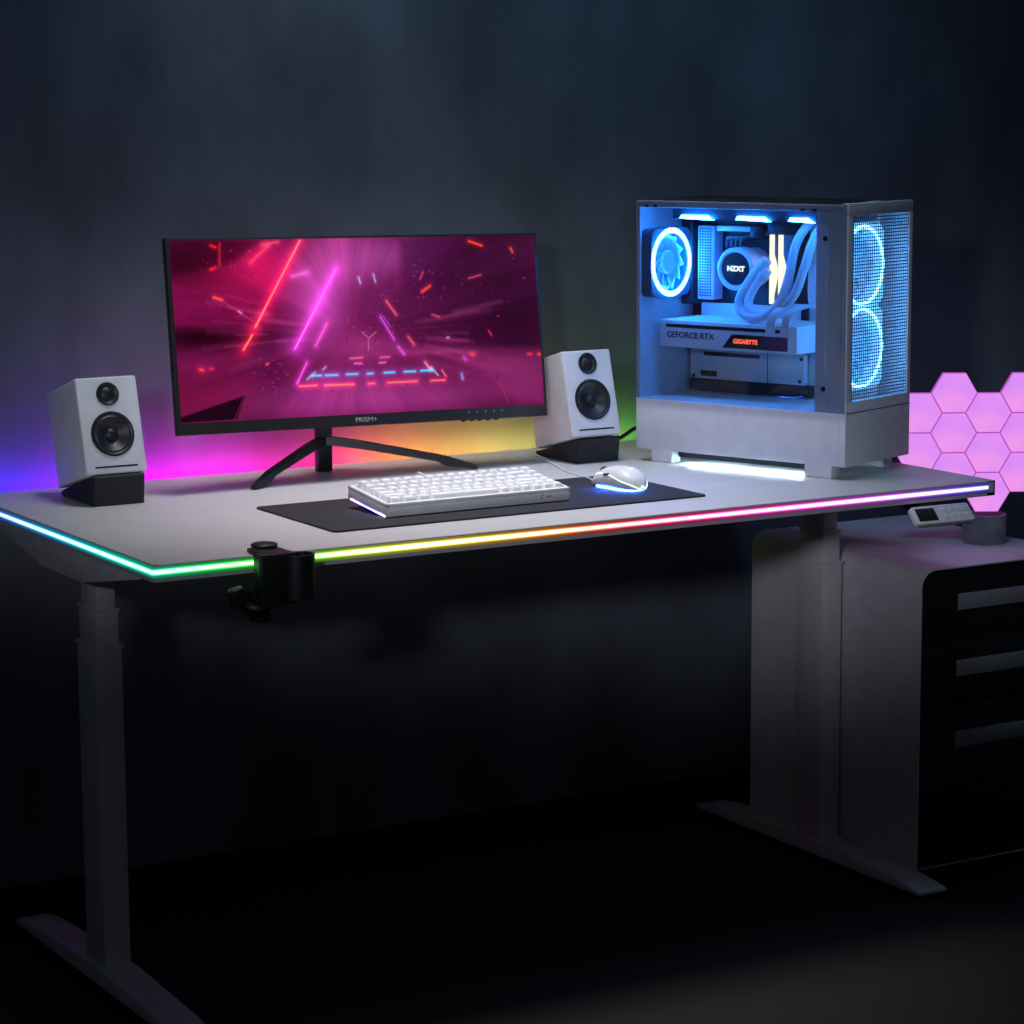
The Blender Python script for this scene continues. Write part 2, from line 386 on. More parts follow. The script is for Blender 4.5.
for args in [
    ((200, 262), 45, 30, 0, (45, 2, 20), .85), ((480, 262), 95, 60, 10, (54, 13, 46), .9), ((520, 330), 70, 60, 0, (42, 8, 36), .9), ((330, 330), 90, 80, 0, (120, 22, 84), .7),
    ((235, 292), 62, 44, -15, (176, 14, 80), .75), ((196, 314), 42, 22, 8, (120, 12, 66), .75), ((262, 262), 24, 28, -60, (225, 20, 95), .75),
    ((200, 338), 66, 14, 2, (34, 2, 18), .97), ((268, 334), 40, 7, 0, (60, 8, 40), .7), ((205, 395), 60, 26, -8, (122, 14, 62), .8),
    ((330, 262), 48, 32, -50, (205, 74, 160), .85), ((380, 256), 55, 20, -12, (156, 55, 140), .75), ((322, 306), 30, 40, 0, (205, 78, 190), .72),
    ((428, 262), 24, 24, 0, (64, 18, 64), .6), ((404, 312), 44, 28, 0, (84, 20, 72), .65), ((372, 350), 60, 20, 0, (140, 40, 108), .6), ((372, 300), 26, 22, 0, (110, 30, 92), .5),
    ((300, 345), 30, 12, 0, (150, 50, 140), .5), ((465, 335), 85, 9, 2, (56, 10, 44), .75), ((500, 366), 70, 13, 4, (146, 44, 108), .75),
    ((525, 385), 40, 18, 6, (130, 38, 100), .7), ((345, 397), 80, 22, 0, (170, 55, 140), .75), ((440, 396), 60, 15, 0, (140, 42, 112), .7),
    ((250, 385), 36, 22, -30, (112, 18, 70), .6), ((272, 372), 20, 26, 0, (70, 10, 55), .6), ((500, 300), 60, 10, -12, (64, 18, 60), .6), ((365, 345), 30, 14, 0, (196, 68, 150), .35), ((440, 352), 60, 4, 1, (170, 60, 130), .5)]:
    blob(*args)
for args in [((485, 260), 75, 34, 6, (50, 10, 38), .6), ((372, 260), 58, 24, -8, (176, 72, 156), .5), ((380, 400), 120, 16, 0, (172, 58, 142), .5), ((450, 306), 44, 20, -10, (66, 15, 56), .5), ((510, 335), 50, 12, 0, (48, 9, 38), .5), ((300, 400), 40, 14, -10, (150, 40, 120), .4)]: blob(*args)
def poly(pts, col, al, soft=1.5):
    global img
    q = [xy(p) for p in pts]; m = np.full_like(X, 9.)
    for (ax, ay), (bx, by) in zip(q, q[1:] + q[:1]):
        L = math.hypot(bx - ax, by - ay); m = np.minimum(m, ((bx - ax) * (Y - ay) - (by - ay) * (X - ax)) / L)
    a = al * np.clip(m / (soft * U) + .5, 0, 1)[..., None]
    img = img * (1 - a) + np.array(col) / 255 * a
poly([(178, 424), (178, 419), (245, 396), (236, 420)][::1], (26, 5, 20), .95) 
poly([(168, 238), (262, 238), (232, 262), (168, 276)], (44, 3, 22), .55, 8)
poly([(168, 282), (214, 296), (252, 322), (172, 326)], (128, 14, 74), .6, 4)
poly([(400, 238), (470, 238), (440, 300), (405, 290)], (66, 14, 62), .5, 10)
poly([(455, 262), (500, 240), (540, 238), (540, 262), (462, 285)], (72, 20, 60), .5, 6)
poly([(452, 350), (546, 348), (546, 404), (520, 402)], (138, 40, 102), .35, 8)
# light streaks out of the vanishing point
vx, vy = xy((352, 332))
ang = np.arctan2(Y - vy, X - vx); rad = np.hypot(X - vx, Y - vy)
rs = np.random.RandomState(3)
ray = sum(rs.uniform(.4, 1) * np.cos(ang * f + rs.uniform(0, 6.28)) / math.sqrt(i + 1) for i, f in enumerate((7, 13, 19, 29, 41, 60, 90)))
img *= (1 + .055 * ray * np.clip(rad * 2.5, 0, 1))[..., None]
img = np.clip(img, 0, 1)
for _ in range(70):     # long thin streaks left and right
    sd = rs.choice((-1, 1)); a = rs.normal(0, .16) + (0 if sd > 0 else PI); r0_ = rs.uniform(35, 110); l = rs.uniform(20, 75)
    p = (360 + r0_ * math.cos(a), 333 + r0_ * math.sin(a)); q = (p[0] + l * math.cos(a), p[1] + l * math.sin(a))
    glow(p, q, rs.uniform(1.2, 4.0), [(230, 90, 170), (24, 3, 18), (170, 50, 120), (30, 4, 22)][rs.randint(4)], rs.uniform(.04, .16))
for cxs, cys, sx_, sy_, n_ in ((425, 275, 26, 26, 46), (230, 262, 34, 16, 34), (275, 372, 22, 18, 40), (470, 368, 22, 14, 22), (390, 300, 22, 26, 40), (372, 330, 30, 24, 34), (500, 285, 30, 30, 16), (330, 395, 50, 10, 14)):
    for _ in range(n_):
        p = (cxs + rs.normal(0, sx_ * .6), cys + rs.normal(0, sy_ * .6))
        if not (172 < p[0] < 538 and 242 < p[1] < 408): continue
        d = rs.uniform(0, 6.28); l = rs.uniform(.3, 3.2); q = (p[0] + l * math.cos(d), p[1] + l * math.sin(d))
        col = [(225, 55, 85), (170, 60, 190), (60, 8, 44), (235, 80, 60), (190, 90, 170), (40, 5, 30), (150, 40, 110)][rs.randint(7)]
        glow(p, q, rs.uniform(.3, .6), col, rs.uniform(.25, .7))
neon = [((300, 240), (255, 327), 1.5, (255, 140, 120), 1, 9, (255, 20, 60)), ((252, 335), (243, 350), 1.5, (255, 140, 100), 1, 10, (255, 20, 40)),
    ((336, 269), (295, 349), 1.4, (250, 130, 250), 1, 10, (210, 40, 220)), ((327, 324), (316, 346), .9, (240, 110, 220), .9, 5, (200, 50, 180)),
    ((307, 363), (297, 384), 1.1, (245, 100, 240), 1, 5, (190, 40, 190)),
    ((387, 301), (397, 315), .9, (250, 100, 80), .9, 3, None), ((381, 317), (395, 340), 1.1, (200, 90, 230), 1, 4, (150, 40, 180)), ((384, 316), (391, 327), .8, (180, 80, 210), .9, 0, None),
    ((399, 347), (405, 355), 1., (210, 90, 230), .9, 3, None), ((409, 337), (415, 345), .8, (240, 100, 90), .9, 3, None), ((426, 363), (432, 371), .9, (250, 150, 120), .9, 3, None), ((443, 371), (447, 377), .8, (240, 110, 90), .9, 2, None),
    ((300, 387), (317, 386), 1.1, (255, 130, 110), 1, 5, (230, 40, 70)), ((325, 386), (354, 385), 1.1, (255, 140, 110), 1, 5, (230, 40, 70)), ((369, 384.5), (375, 384), 1.1, (255, 120, 100), 1, 4, (230, 40, 70)),
    ((389, 383.5), (418, 382), 1.1, (255, 120, 100), 1, 5, (230, 40, 70)), ((432, 381.5), (446, 381), 1.1, (255, 120, 100), 1, 4, (230, 40, 70)),
    ((351, 359), (363, 358), .8, (240, 110, 120), .8, 2, None), ((381, 358), (390, 357.5), .8, (240, 110, 120), .8, 2, None), ((355, 364), (362, 364), .9, (240, 110, 220), .8, 2, None), ((380, 363.5), (386, 363), .9, (240, 110, 220), .8, 2, None),
    ((369, 339), (369, 351), .7, (220, 130, 190), .7, 0, None), ((362, 332), (369, 338), .8, (220, 130, 190), .7, 0, None), ((377, 332), (370, 338), .8, (220, 130, 190), .7, 0, None),
    ((213, 297), (221, 299.5), 1.2, (255, 90, 60), 1, 3, None), ((221, 300), (255, 323), .7, (230, 60, 110), .7, 0, None), ((210, 244.5), (215, 246.5), 1.6, (240, 30, 25), 1, 3, None), ((210, 269), (214, 267.5), 1.8, (240, 30, 25), 1, 3, None), ((219, 242), (219, 265), .8, (220, 30, 40), .8, 2, None),
    ((250, 262), (268, 245), 1.6, (220, 80, 90), .6, 5, None), ((262, 244), (278, 241), 1.5, (230, 90, 90), .6, 4, None), ((292, 276), (307, 272), 2., (230, 110, 220), .55, 6, None), ((238, 311), (241, 313), 1.2, (230, 110, 220), .9, 2, None),
    ((199, 370), (202, 370.5), 1.6, (255, 70, 60), 1, 5, (230, 30, 60)), ((209, 369), (212, 369), 1.2, (230, 40, 60), .9, 3, None), ((244, 396), (234, 420), .7, (190, 40, 80), .6, 0, None), ((266, 365), (268, 364), 1.3, (255, 80, 60), .9, 2, None),
    ((423, 292), (431, 286), 2.0, (250, 70, 40), 1, 4, (210, 30, 30)), ((421, 279), (424, 272), 1., (230, 60, 80), .8, 2, None), ((470, 241), (483, 245.5), 1.8, (250, 70, 35), 1, 4, (200, 40, 20)), ((512, 248), (514, 252), 1.2, (250, 80, 50), .9, 3, None),
    ((470, 278.5), (482, 275), .8, (220, 80, 80), .8, 2, None), ((433, 315), (440, 317), .8, (230, 80, 80), .8, 2, None), ((490, 331), (493, 336), .9, (230, 50, 50), .8, 2, None), ((530, 355), (533, 355), 1.4, (240, 40, 50), 1, 3, None), ((540, 355), (543, 355), 1.6, (250, 60, 40), 1, 3, None),
    ((473, 355), (475, 355), 1.4, (250, 60, 50), 1, 4, None), ((465, 358), (467, 360), 1.2, (190, 70, 220), .9, 3, None), ((463, 375), (464, 380), 1., (100, 170, 240), .9, 3, None), ((448, 338), (450, 338), 1., (150, 160, 230), .9, 2, None),
    ((484, 356), (489, 378), .7, (110, 30, 120), .6, 0, None), ((478, 356), (480, 378), .7, (110, 30, 120), .6, 0, None), ((500, 383), (510, 403), .7, (190, 60, 100), .6, 0, None), ((359, 277), (361, 283), .8, (150, 200, 240), .8, 2, None), ((374, 274), (376, 282), .8, (150, 200, 240), .8, 2, None)]
for x0, x1, y in ((312, 321, 376.5), (326, 338, 376), (347, 358, 375), (368, 373, 374.5), (385, 395, 373.5), (405, 416, 372.5), (422, 433, 371.5)):
    neon.append(((x0, y), (x1, y - .4), 1.5, (90, 215, 245), 1, 5, (60, 110, 200)))
neon += [((307, 380), (315, 373), .9, (120, 190, 240), .8, 2, None), ((323, 370), (326, 367.5), .9, (120, 190, 240), .8, 2, None), ((432, 368), (439, 376), 1., (150, 190, 240), .8, 2, None)]
for a in neon: glow(a[0], a[1], a[2] * .72, *a[3:5], *( (a[5] * .6, a[6]) if len(a) > 5 else ()))
img = np.clip(img, 0, 1)
il = np.where(img <= .04045, img / 12.92, ((img + .055) / 1.055) ** 2.4)
x0, x1, z0, z1 = -mw / 2 + .0065, mw / 2 - .0060, .0195, mh - .0045
co = np.zeros((NY, NX, 3)); co[..., 0] = x0 + (x1 - x0) * S; co[..., 1] = -.0003; co[..., 2] = z1 - (z1 - z0) * T
idx = np.arange(NX * NY).reshape(NY, NX)
quads = np.stack([idx[1:, :-1], idx[1:, 1:], idx[:-1, 1:], idx[:-1, :-1]], -1).reshape(-1, 4)
me = bpy.data.meshes.new('screen')
me.vertices.add(NX * NY); me.vertices.foreach_set('co', co.ravel())
nq = len(quads); me.loops.add(nq * 4); me.loops.foreach_set('vertex_index', quads.ravel())
me.polygons.add(nq); me.polygons.foreach_set('loop_start', np.arange(nq) * 4); me.polygons.foreach_set('loop_total', np.full(nq, 4))
me.update()
ca = me.color_attributes.new('picture', 'FLOAT_COLOR', 'POINT')
ca.data.foreach_set('color', np.concatenate([il, np.ones((NY, NX, 1))], -1).astype(np.float32).ravel())
m = emit('screen_picture', (1, 1, 1), 1.05); at = m.node_tree.nodes.new('ShaderNodeAttribute'); at.attribute_name = 'picture'
m.node_tree.links.new(at.outputs['Color'], [n for n in m.node_tree.nodes if n.type == 'EMISSION'][0].inputs[0])
me.materials.append(m)
scr = bpy.data.objects.new('screen', me); C.objects.link(scr); scr.parent = pan; scr['label'] = 'screen with pink neon picture'
VX, VZ, VN = Vector((1, 0, 0)), Vector((0, 0, 1)), Vector((0, -1, 0))
text('logo_text', 'PRISM+', .0112, M_print, pan, axes((-.0075, -.0006, .0098), VX, VZ, VN), sx=1.16)
for i in range(5):
    x = .1915 + i * .0165
    bm = bmesh.new(); box(bm, x - .0016, x + .0016, -.0005, .0002, .0125, .0135); box(bm, x - .0005, x + .0005, -.0005, .0002, .0114, .0146); obj('button_icon', bm, M_print, pan)
    obj('button', B(x - .012, x - .006, .002, .008, -.0025, .0005, bev=.0006), M_black, pan)

# ------------------------------------------------------------------ speakers and their foam wedges
def speaker(loc, yaw, tilt, w, d, h, label):
    o = thing('speaker', label, 'speaker', loc, 0, 'bookshelf speakers beside the monitor'); o.rotation_euler = (-tilt, 0, yaw)
    o.rotation_mode = 'XYZ'
    bm = bmesh.new(); box(bm, -w / 2, w / 2, 0, d, 0, h, bev=.004, seg=3); cb_ = obj('cabinet', bm, M_spk, o)
    bm = bmesh.new()
    for r_, z_ in ((.0335, .0635), (.0182, .1275)): lathe(bm, [(0, -.012), (r_, -.012), (r_, .01), (0, .01)], Matrix.Translation((0, 0, z_)) @ Matrix.Rotation(PI / 2, 4, 'X'), 48)
    cut = obj('cutter', bm, M_black); cut.parent = o
    md = cb_.modifiers.new('b', 'BOOLEAN'); md.object = cut; md.operation = 'DIFFERENCE'; md.solver = 'EXACT'
    bpy.context.view_layer.update()
    nm = bpy.data.meshes.new_from_object(cb_.evaluated_get(bpy.context.evaluated_depsgraph_get())); cb_.modifiers.clear(); cb_.data = nm; nm.name = 'cabinet'
    bpy.data.objects.remove(cut); cb_.data.set_sharp_from_angle(angle=math.radians(25))
    R = Matrix.Rotation(PI / 2, 4, 'X')     # local z -> -y
    def at(x, z): return Matrix.Translation((x, 0, z)) @ R
    bm = bmesh.new(); lathe(bm, [(.0350, -.001), (.0362, .001), (.0356, .0022), (.0330, .0024), (.0302, .0010), (.029, -.001)], at(0, .0635)); wf = obj('woofer', bm, M_black, o)
    bm = bmesh.new(); lathe(bm, [(.0300, .0008), (.0275, .0022), (.0250, .0008), (.012, -.0070), (.0105, -.0065)], at(0, .0635)); obj('cone', bm, M_cone, wf)
    bm = bmesh.new(); lathe(bm, [(.0108, -.0066), (.009, -.0035), (.005, -.0012), (0, -.0005)], at(0, .0635)); obj('dust_cap', bm, M_cone, wf)
    bm = bmesh.new(); lathe(bm, [(.0185, -.001), (.0190, .001), (.0180, .002), (.0145, .0012), (.0115, -.001)], at(0, .1275)); tw = obj('tweeter', bm, M_black, o)
    bm = bmesh.new(); lathe(bm, [(.0115, -.001), (.010, .0005), (.006, .0022), (0, .0030)], at(0, .1275), 28); obj('dome', bm, M_cone, tw)
    bm = bmesh.new(); prism(bm, rrect(-.036, .036, .0100, .0128, .0013), 'y', -.0004, .004); obj('port_slot', bm, M_black, o)
    return o
def wedge(loc, label, zf, sl):
    o = thing('speaker_stand', label, 'speaker stand', loc, 0, 'dark foam wedges under the speakers')
    bm = bmesh.new()
    prism(bm, [(0, 0), (-.005, zf - .003), (-.002, zf), (.128, zf - .130 * sl), (.143, .0072), (.140, 0)], 'x', 0, .0845, bev=.0012)
    obj('wedge', bm, M_rubber, o); return o
wedge((.1255, .535, H), 'dark wedge stand tilting the left speaker', .0490, .2775)
wedge((1.0250, .5410, H), 'dark wedge stand tilting the right speaker, beside the computer', .0450, .268)
speaker((.1665, .5358, H + .0503), -.009, .2708, .1030, .136, .1555, 'white speaker at the left end of the desk')
speaker((1.0564, .526, H + .0500), 0, .262, .1005, .132, .1515, 'white speaker between the monitor and the computer')

# ------------------------------------------------------------------ desk mat
bm = bmesh.new(); prism(bm, rrect(.332, 1.000, .1075, .385, .010), 'z', H + .0002, H + .0032, bev=.0008)
mt = obj('desk_mat', bm, M_mat); tag(mt, 'large dark desk mat under the keyboard and the mouse', 'desk mat')

# ------------------------------------------------------------------ keyboard
KT = math.radians(6.2)
kb = thing('keyboard', 'white compact keyboard with white keycaps on the dark mat', 'keyboard', (.452, .172, H + .0036)); kb.rotation_euler = (KT, 0, .003)
KW, KD = .329, .128
bm = bmesh.new(); box(bm, 0, KW, 0, KD, .0005, .0165, bev=.002)
for a in ((0, .007, 0, KD), (KW - .007, KW, 0, KD), (0, KW, 0, .006), (0, KW, KD - .006, KD)): box(bm, *a, .015, .0215, bev=.0015)
kc = obj('case', bm, M_kcase, kb)
M_kled = emit_ramp('keyboard_led', 1, 0, .13, [(.0, (.9, .8, 1)), (.03, (.25, .3, 1)), (.07, (.15, .2, 1)), (.10, (.8, .3, 1)), (.13, (1, .5, 1))], 7.)
obj('side_light', B(-.0006, .0012, .004, KD - .01, .0006, .0026), M_kled, kb)
for x in (.03, KW - .05): obj('foot', B(x, x + .02, KD - .018, KD - .008, -.0122, .001, bev=.001), M_kcase, kb)
rows = [[1] * 16, [1] * 13 + [2, 1], [1.5] + [1] * 12 + [1.5, 1], [1.75] + [1] * 11 + [2.25, 1], [2.25] + [1] * 10 + [1.75, 1, 1], [1.25] * 3 + [6.25] + [1] * 6]
pitch = (KW - .018) / 16
cache = {}
def keymesh(u, hh):
    if (u, hh) in cache: return cache[(u, hh)]
    w, d = u * pitch - .0012, pitch - .0012
    t = bmesh.new(); v = []
    for z, ins in ((0, 0), (hh, .0028)):
        v += [t.verts.new((sx * (w / 2 - ins), sy * (d / 2 - ins) + (.0006 if z else 0), z)) for sx, sy in ((-1, -1), (1, -1), (1, 1), (-1, 1))]
    t.faces.new(v[3::-1]); t.faces.new(v[4:])
    for j in range(4): t.faces.new((v[j], v[(j + 1) % 4], v[4 + (j + 1) % 4], v[4 + j]))
    bmesh.ops.bevel(t, geom=list(t.edges), offset=.0011, segments=2, affect='EDGES')
    o = obj('keycap', t, M_key, kb); C.objects.unlink(o); cache[(u, hh)] = o; return o
for ri, row in enumerate(rows):
    x = .009; y = KD - .0085 - pitch * (ri + .5); hh = (.0125, .0115, .0100, .0092, .0095, .0100)[ri]
    for u in row:
        c = keymesh(u, hh).copy(); c.location = (x + u * pitch / 2, y, .0175); c.parent = kb; C.objects.link(c); x += u * pitch
for o in cache.values(): bpy.data.objects.remove(o)
bm = bmesh.new()
for i in range(10):
    a = math.radians(60 + i * 27); r = .0024
    box(bm, KW - .052 + r * math.cos(a) - .0005, KW - .052 + r * math.cos(a) + .0005, -.0004, .001, .0102 + r * math.sin(a) - .0005, .0102 + r * math.sin(a) + .0005)
obj('logo_mark', bm, M_pink, kb)
text('logo_text', 'akko', .0055, M_pink, kb, axes((KW - .040, -.0003, .0102), VX, VZ, VN))
bm = bmesh.new(); box(bm, .245, .262, KD, KD + .012, .004, .012, bev=.002); tube(bm, [(.254, KD + .01, .008), (.256, KD + .04, -.006), (.262, KD + .2, -.034), (.27, KD + .26, -.0395)], .0022, 8)
obj('cable_plug', bm, M_kcase, kb)

# ------------------------------------------------------------------ mouse
ms = thing('mouse', 'white computer mouse with light line on the right of the mat', 'mouse', (.9205, .2455, H + .0033), .15); ms.scale = (.92, .92, .95)
t = bmesh.new(); NL, NA = 26, 28; rings = []
for i in range(NL + 1):
    s = i / NL; y = -.062 + .124 * s
    e = max(0., 1 - abs(2 * s - 1) ** 2.6) ** .5
    w = (.0315 - .0035 * math.exp(-((s - .52) / .22) ** 2) + .0005) * max(e, .02)
    hgt = (.0395 * (1 - ((s - .38) / .95) ** 2)) * max(e ** .8, .02)
    ring = []
    for j in range(NA):
        a = 2 * PI * j / NA; ca, sa = math.cos(a), math.sin(a)
        xx = w * math.copysign(abs(ca) ** .75, ca); zz = hgt * (.42 + .58 * sa if sa > 0 else .42 + .42 * math.copysign(abs(sa) ** .5, sa))
        ring.append(t.verts.new((xx * (1 - .08 * max(0, -sa)), y, max(.0030, zz))))
    rings.append(ring)
for a, b_ in zip(rings[:-1], rings[1:]):
    for j in range(NA): t.faces.new((a[j], a[(j + 1) % NA], b_[(j + 1) % NA], b_[j]))
t.faces.new(rings[0]); t.faces.new(rings[-1][::-1]); bmesh.ops.recalc_face_normals(t, faces=t.faces)
obj('body', t, M_white, ms)
def mouse_side(s, a):
    y = -.062 + .124 * s; e = max(0., 1 - abs(2 * s - 1) ** 2.6) ** .5
    w = (.0315 - .0035 * math.exp(-((s - .52) / .22) ** 2) + .0005) * e; hgt = (.0395 * (1 - ((s - .38) / .95) ** 2)) * e ** .8
    ca, sa = math.cos(a), math.sin(a)
    return Vector((w * math.copysign(abs(ca) ** .75, ca), y, hgt * (.42 + .58 * sa)))
ss = list(np.linspace(.80, .05, 16)) + [.02, .006]
path = [mouse_side(s, PI - .12 - 1.0 * max(0, (s - .22))) * 1.006 for s in ss] + [Vector((0, -.0626, .010))] + [mouse_side(s, .12 + 1.0 * max(0, (s - .22))) * 1.006 for s in ss[::-1]]
M_mled = emit('mouse_led', (.55, .85, 1), 2.2)
bm = bmesh.new(); tube(bm, path, .0009, 8, 3); obj('light_line', bm, M_mled, ms)
pc_ = mouse_side(.27, PI / 2)
bm = bmesh.new(); g = []
for i in range(15): a = math.radians(50 + i * 19.5); g.append((pc_.x + .0058 * math.cos(a), pc_.y + .0058 * math.sin(a), pc_.z + .0002 - .0007 * abs(math.sin(a))))
g += [(pc_.x + .0005, pc_.y - .0004, pc_.z + .0003)]
tube(bm, g, .0011, 6, 3); obj('logo_mark', bm, emit('mouse_logo', (1, .97, 1), 1.1), ms)
bm = bmesh.new(); lathe(bm, [(0, -.0035), (.009, -.0035), (.010, -.002), (.010, .002), (.009, .0035), (0, .0035)], Matrix.Translation((0, .040, .023)) @ Matrix.Rotation(PI / 2, 4, 'Y'), 24); obj('scroll_wheel', bm, M_dark, ms)
bm = bmesh.new(); p1, p2 = mouse_side(.48, PI - .45), mouse_side(.60, PI - .45); tube(bm, [p1, (p1 + p2) / 2 + Vector((-.0006, 0, 0)), p2], .0018, 8, 4); obj('thumb_button', bm, M_dark, ms)
Rm = Matrix.Rotation(-.15, 4, 'Z'); o0 = Vector((.9205, .2455, H + .0033))
cab = [Rm @ (Vector(p) - o0) for p in ((.912, .300, H + .010), (.922, .335, H + .006), (.942, .385, H + .0035), (.950, .43, H + .002), (.960, .493, H + .002), (1.000, .615, H + .002), (1.018, .672, H + .002), (1.035, .735, H + .002))]
bm = bmesh.new(); tube(bm, cab, .0014, 8, 6); obj('cable', bm, M_white, ms)
bm = bmesh.new(); loop = [Vector((p.x * .80, p.y * .87, .0016)) for p in [mouse_side(s, PI) for s in np.linspace(.86, .04, 16)] + [mouse_side(s, 0) for s in np.linspace(.04, .86, 16)]]
tube(bm, loop, .0014, 6, 2); obj('underglow', bm, emit('mouse_underglow', (.02, .12, 1), 110), ms)

# ------------------------------------------------------------------ computer tower (local x: rear to front, y: inwards from the glass, z up)
pc = thing('computer_tower', 'white computer tower with glass side and blue lit interior', 'computer', (1.1375, .528, H), -1.2054)
DU, DW, ZT, ZB, ZS = .428, .210, .456, .022, .1115
bm = bmesh.new()
box(bm, 0, DU - .012, 0, DW, ZB, ZS, bev=.002)                 # lower shroud
box(bm, 0, DU - .012, .004, DW, ZT - .010, ZT, bev=.002)       # top
box(bm, 0, .003, 0, DW, ZS - .002, ZT - .002)                  # rear wall
box(bm, .002, DU - .012, DW - .003, DW, ZS - .002, ZT - .004)  # far side
box(bm, 0, .008, 0, .006, ZS - .001, ZT - .004, bev=.001)
box(bm, 0, DU - .012, 0, .006, ZT - .012, ZT, bev=.0015)
case = obj('case', bm, M_pcw, pc)
bm = bmesh.new(); box(bm, .003, .385, .172, .176, ZS, ZT - .012); obj('motherboard_tray', bm, M_inw, pc)
bm = bmesh.new(); box(bm, .3645, .390, .006, .009, ZS, ZT - .012, bev=.001)
box(bm, .3635, .3655, .006, .030, ZS, ZT - .012)
for z in (.425, .15): lathe(bm, [(0, 0), (.0035, 0), (.0035, .001), (0, .001)], Matrix.Translation((.377, .006, z)) @ Matrix.Rotation(PI / 2, 4, 'X'), 14)
obj('front_bracket', bm, M_pcw, pc)
for z in (.400, .150):
    bm = bmesh.new(); lathe(bm, [(0, -.001), (.0042, -.001), (.0042, .0012), (0, .0012)], Matrix.Translation((.381, .0055, z)) @ Matrix.Rotation(PI / 2, 4, 'X'), 14); obj('panel_clip', bm, M_black, pc)
for u in (.018, .036, .335, .358): obj('panel_clip', B(u, u + .009, -.0005, .0065, ZT - .0115, ZT - .0075), M_black, pc)
bm = bmesh.new(); box(bm, .390, DU - .012, 0, .004, ZS, ZT - .012); obj('front_side_plate', bm, M_pcw, pc)
# front panel
bm = bmesh.new()
fu0, fu1 = DU - .012, DU
box(bm, fu0, fu1, 0, DW, ZB, .1295, bev=.001); box(bm, fu0, fu1, 0, DW, .4385, ZT + .002, bev=.001)
box(bm, fu0, fu1, 0, .017, .129, .439, bev=.0008); box(bm, fu0, fu1, .199, DW, .129, .439, bev=.0008)
fp = obj('front_panel', bm, M_pcw, pc)
obj('seam', B(fu1 - .0002, fu1 + .0004, .001, DW - .001, .1108, .1122), M_dark, fp)
bm = bmesh.new()
nw, nz = 30, 56; cw, cz = .182 / nw, .310 / nz
V = {}
def vert(y, z):
    k_ = (round(y, 6), round(z, 6))
    if k_ not in V: V[k_] = bm.verts.new((fu1 - .003, y, z))
    return V[k_]
for i in range(nz):
    for j in range(nw):
        y0, zz0 = .017 + j * cw, .129 + i * cz; y1, zz1 = y0 + cw, zz0 + cz; cy_, cz_ = (y0 + y1) / 2, (zz0 + zz1) / 2
        outer = [(y0, zz0), (y1, zz0), (y1, zz1), (y0, zz1)]
        hy, hz = cw * .345, cz * .345
        inner = [bm.verts.new((fu1 - .003, cy_ + sx * hy, cz_ + sz * hz)) for sx, sz in ((-1, -1), (1, -1), (1, 1), (-1, 1))]
        ov = [vert(*p) for p in outer]
        for q in range(4): bm.faces.new((ov[q], ov[(q + 1) % 4], inner[(q + 1) % 4], inner[q]))
fm = obj('mesh_grille', bm, M_mesh, fp, smooth=False)
sol = fm.modifiers.new('thickness', 'SOLIDIFY'); sol.thickness = .0008
obj('shaded_top_filter', B(.004, .424, .004, DW - .004, ZT - .0002, ZT + .0012), M_black, pc)  # filter sheet; its black also stands in for the unlit case top
obj('top_button', B(.408, .420, .09, .125, ZT, ZT + .003, bev=.0008), M_print, pc)
for u0, u1, w0, w1 in ((.029, .073, .006, .034), (.345, .398, .006, .034), (.029, .073, .176, .204), (.345, .398, .176, .204)):
    obj('foot', B(u0, u1, w0, w1, .0, ZB + .001, bev=.002), M_white, pc)
obj('dust_filter', B(.085, .335, .008, .19, ZB - .006, ZB + .001), M_black, pc)
obj('strip_lip', B(.085, .342, .0105, .0120, ZB - .0100, ZB + .001), M_black, pc)
obj('underglow_strip', B(.10, .33, .0175, .0255, ZB - .0082, ZB - .0062), emit('underglow', (.55, .82, 1), 75), pc)
g_ = obj('side_glass', B(.0005, .4265, -.0034, -.0004, ZS + .0005, ZT + .001, bev=.0006), M_glass, pc)

# fans
M_ring = emit('fan_ring_light', (.022, .25, 1), 125); M_ring2 = emit('front_ring_light', (.09, .38, 1), 21)
M_blade = pbr('translucent_fan_blade', (.30, .45, .62), .4); _b = M_blade.node_tree.nodes['Principled BSDF']; _b.inputs['Emission Color'].default_value = (.03, .28, .9, 1); _b.inputs['Emission Strength'].default_value = .6
M_fframe = pbr('glowing_fan_frame', (.16, .24, .34), .4); _b = M_fframe.node_tree.nodes['Principled BSDF']; _b.inputs['Emission Color'].default_value = (.10, .42, .85, 1); _b.inputs['Emission Strength'].default_value = 2.6  # glow put into the frame colour to brighten the chamber behind the mesh
M_frotor = pbr('lit_front_rotor', (.30, .45, .62), .4); _b = M_frotor.node_tree.nodes['Principled BSDF']; _b.inputs['Emission Color'].default_value = (.06, .32, .8, 1); _b.inputs['Emission Strength'].default_value = 1.5
M_rframe = pbr('dark_fan_frame', (.10, .15, .22), .4)
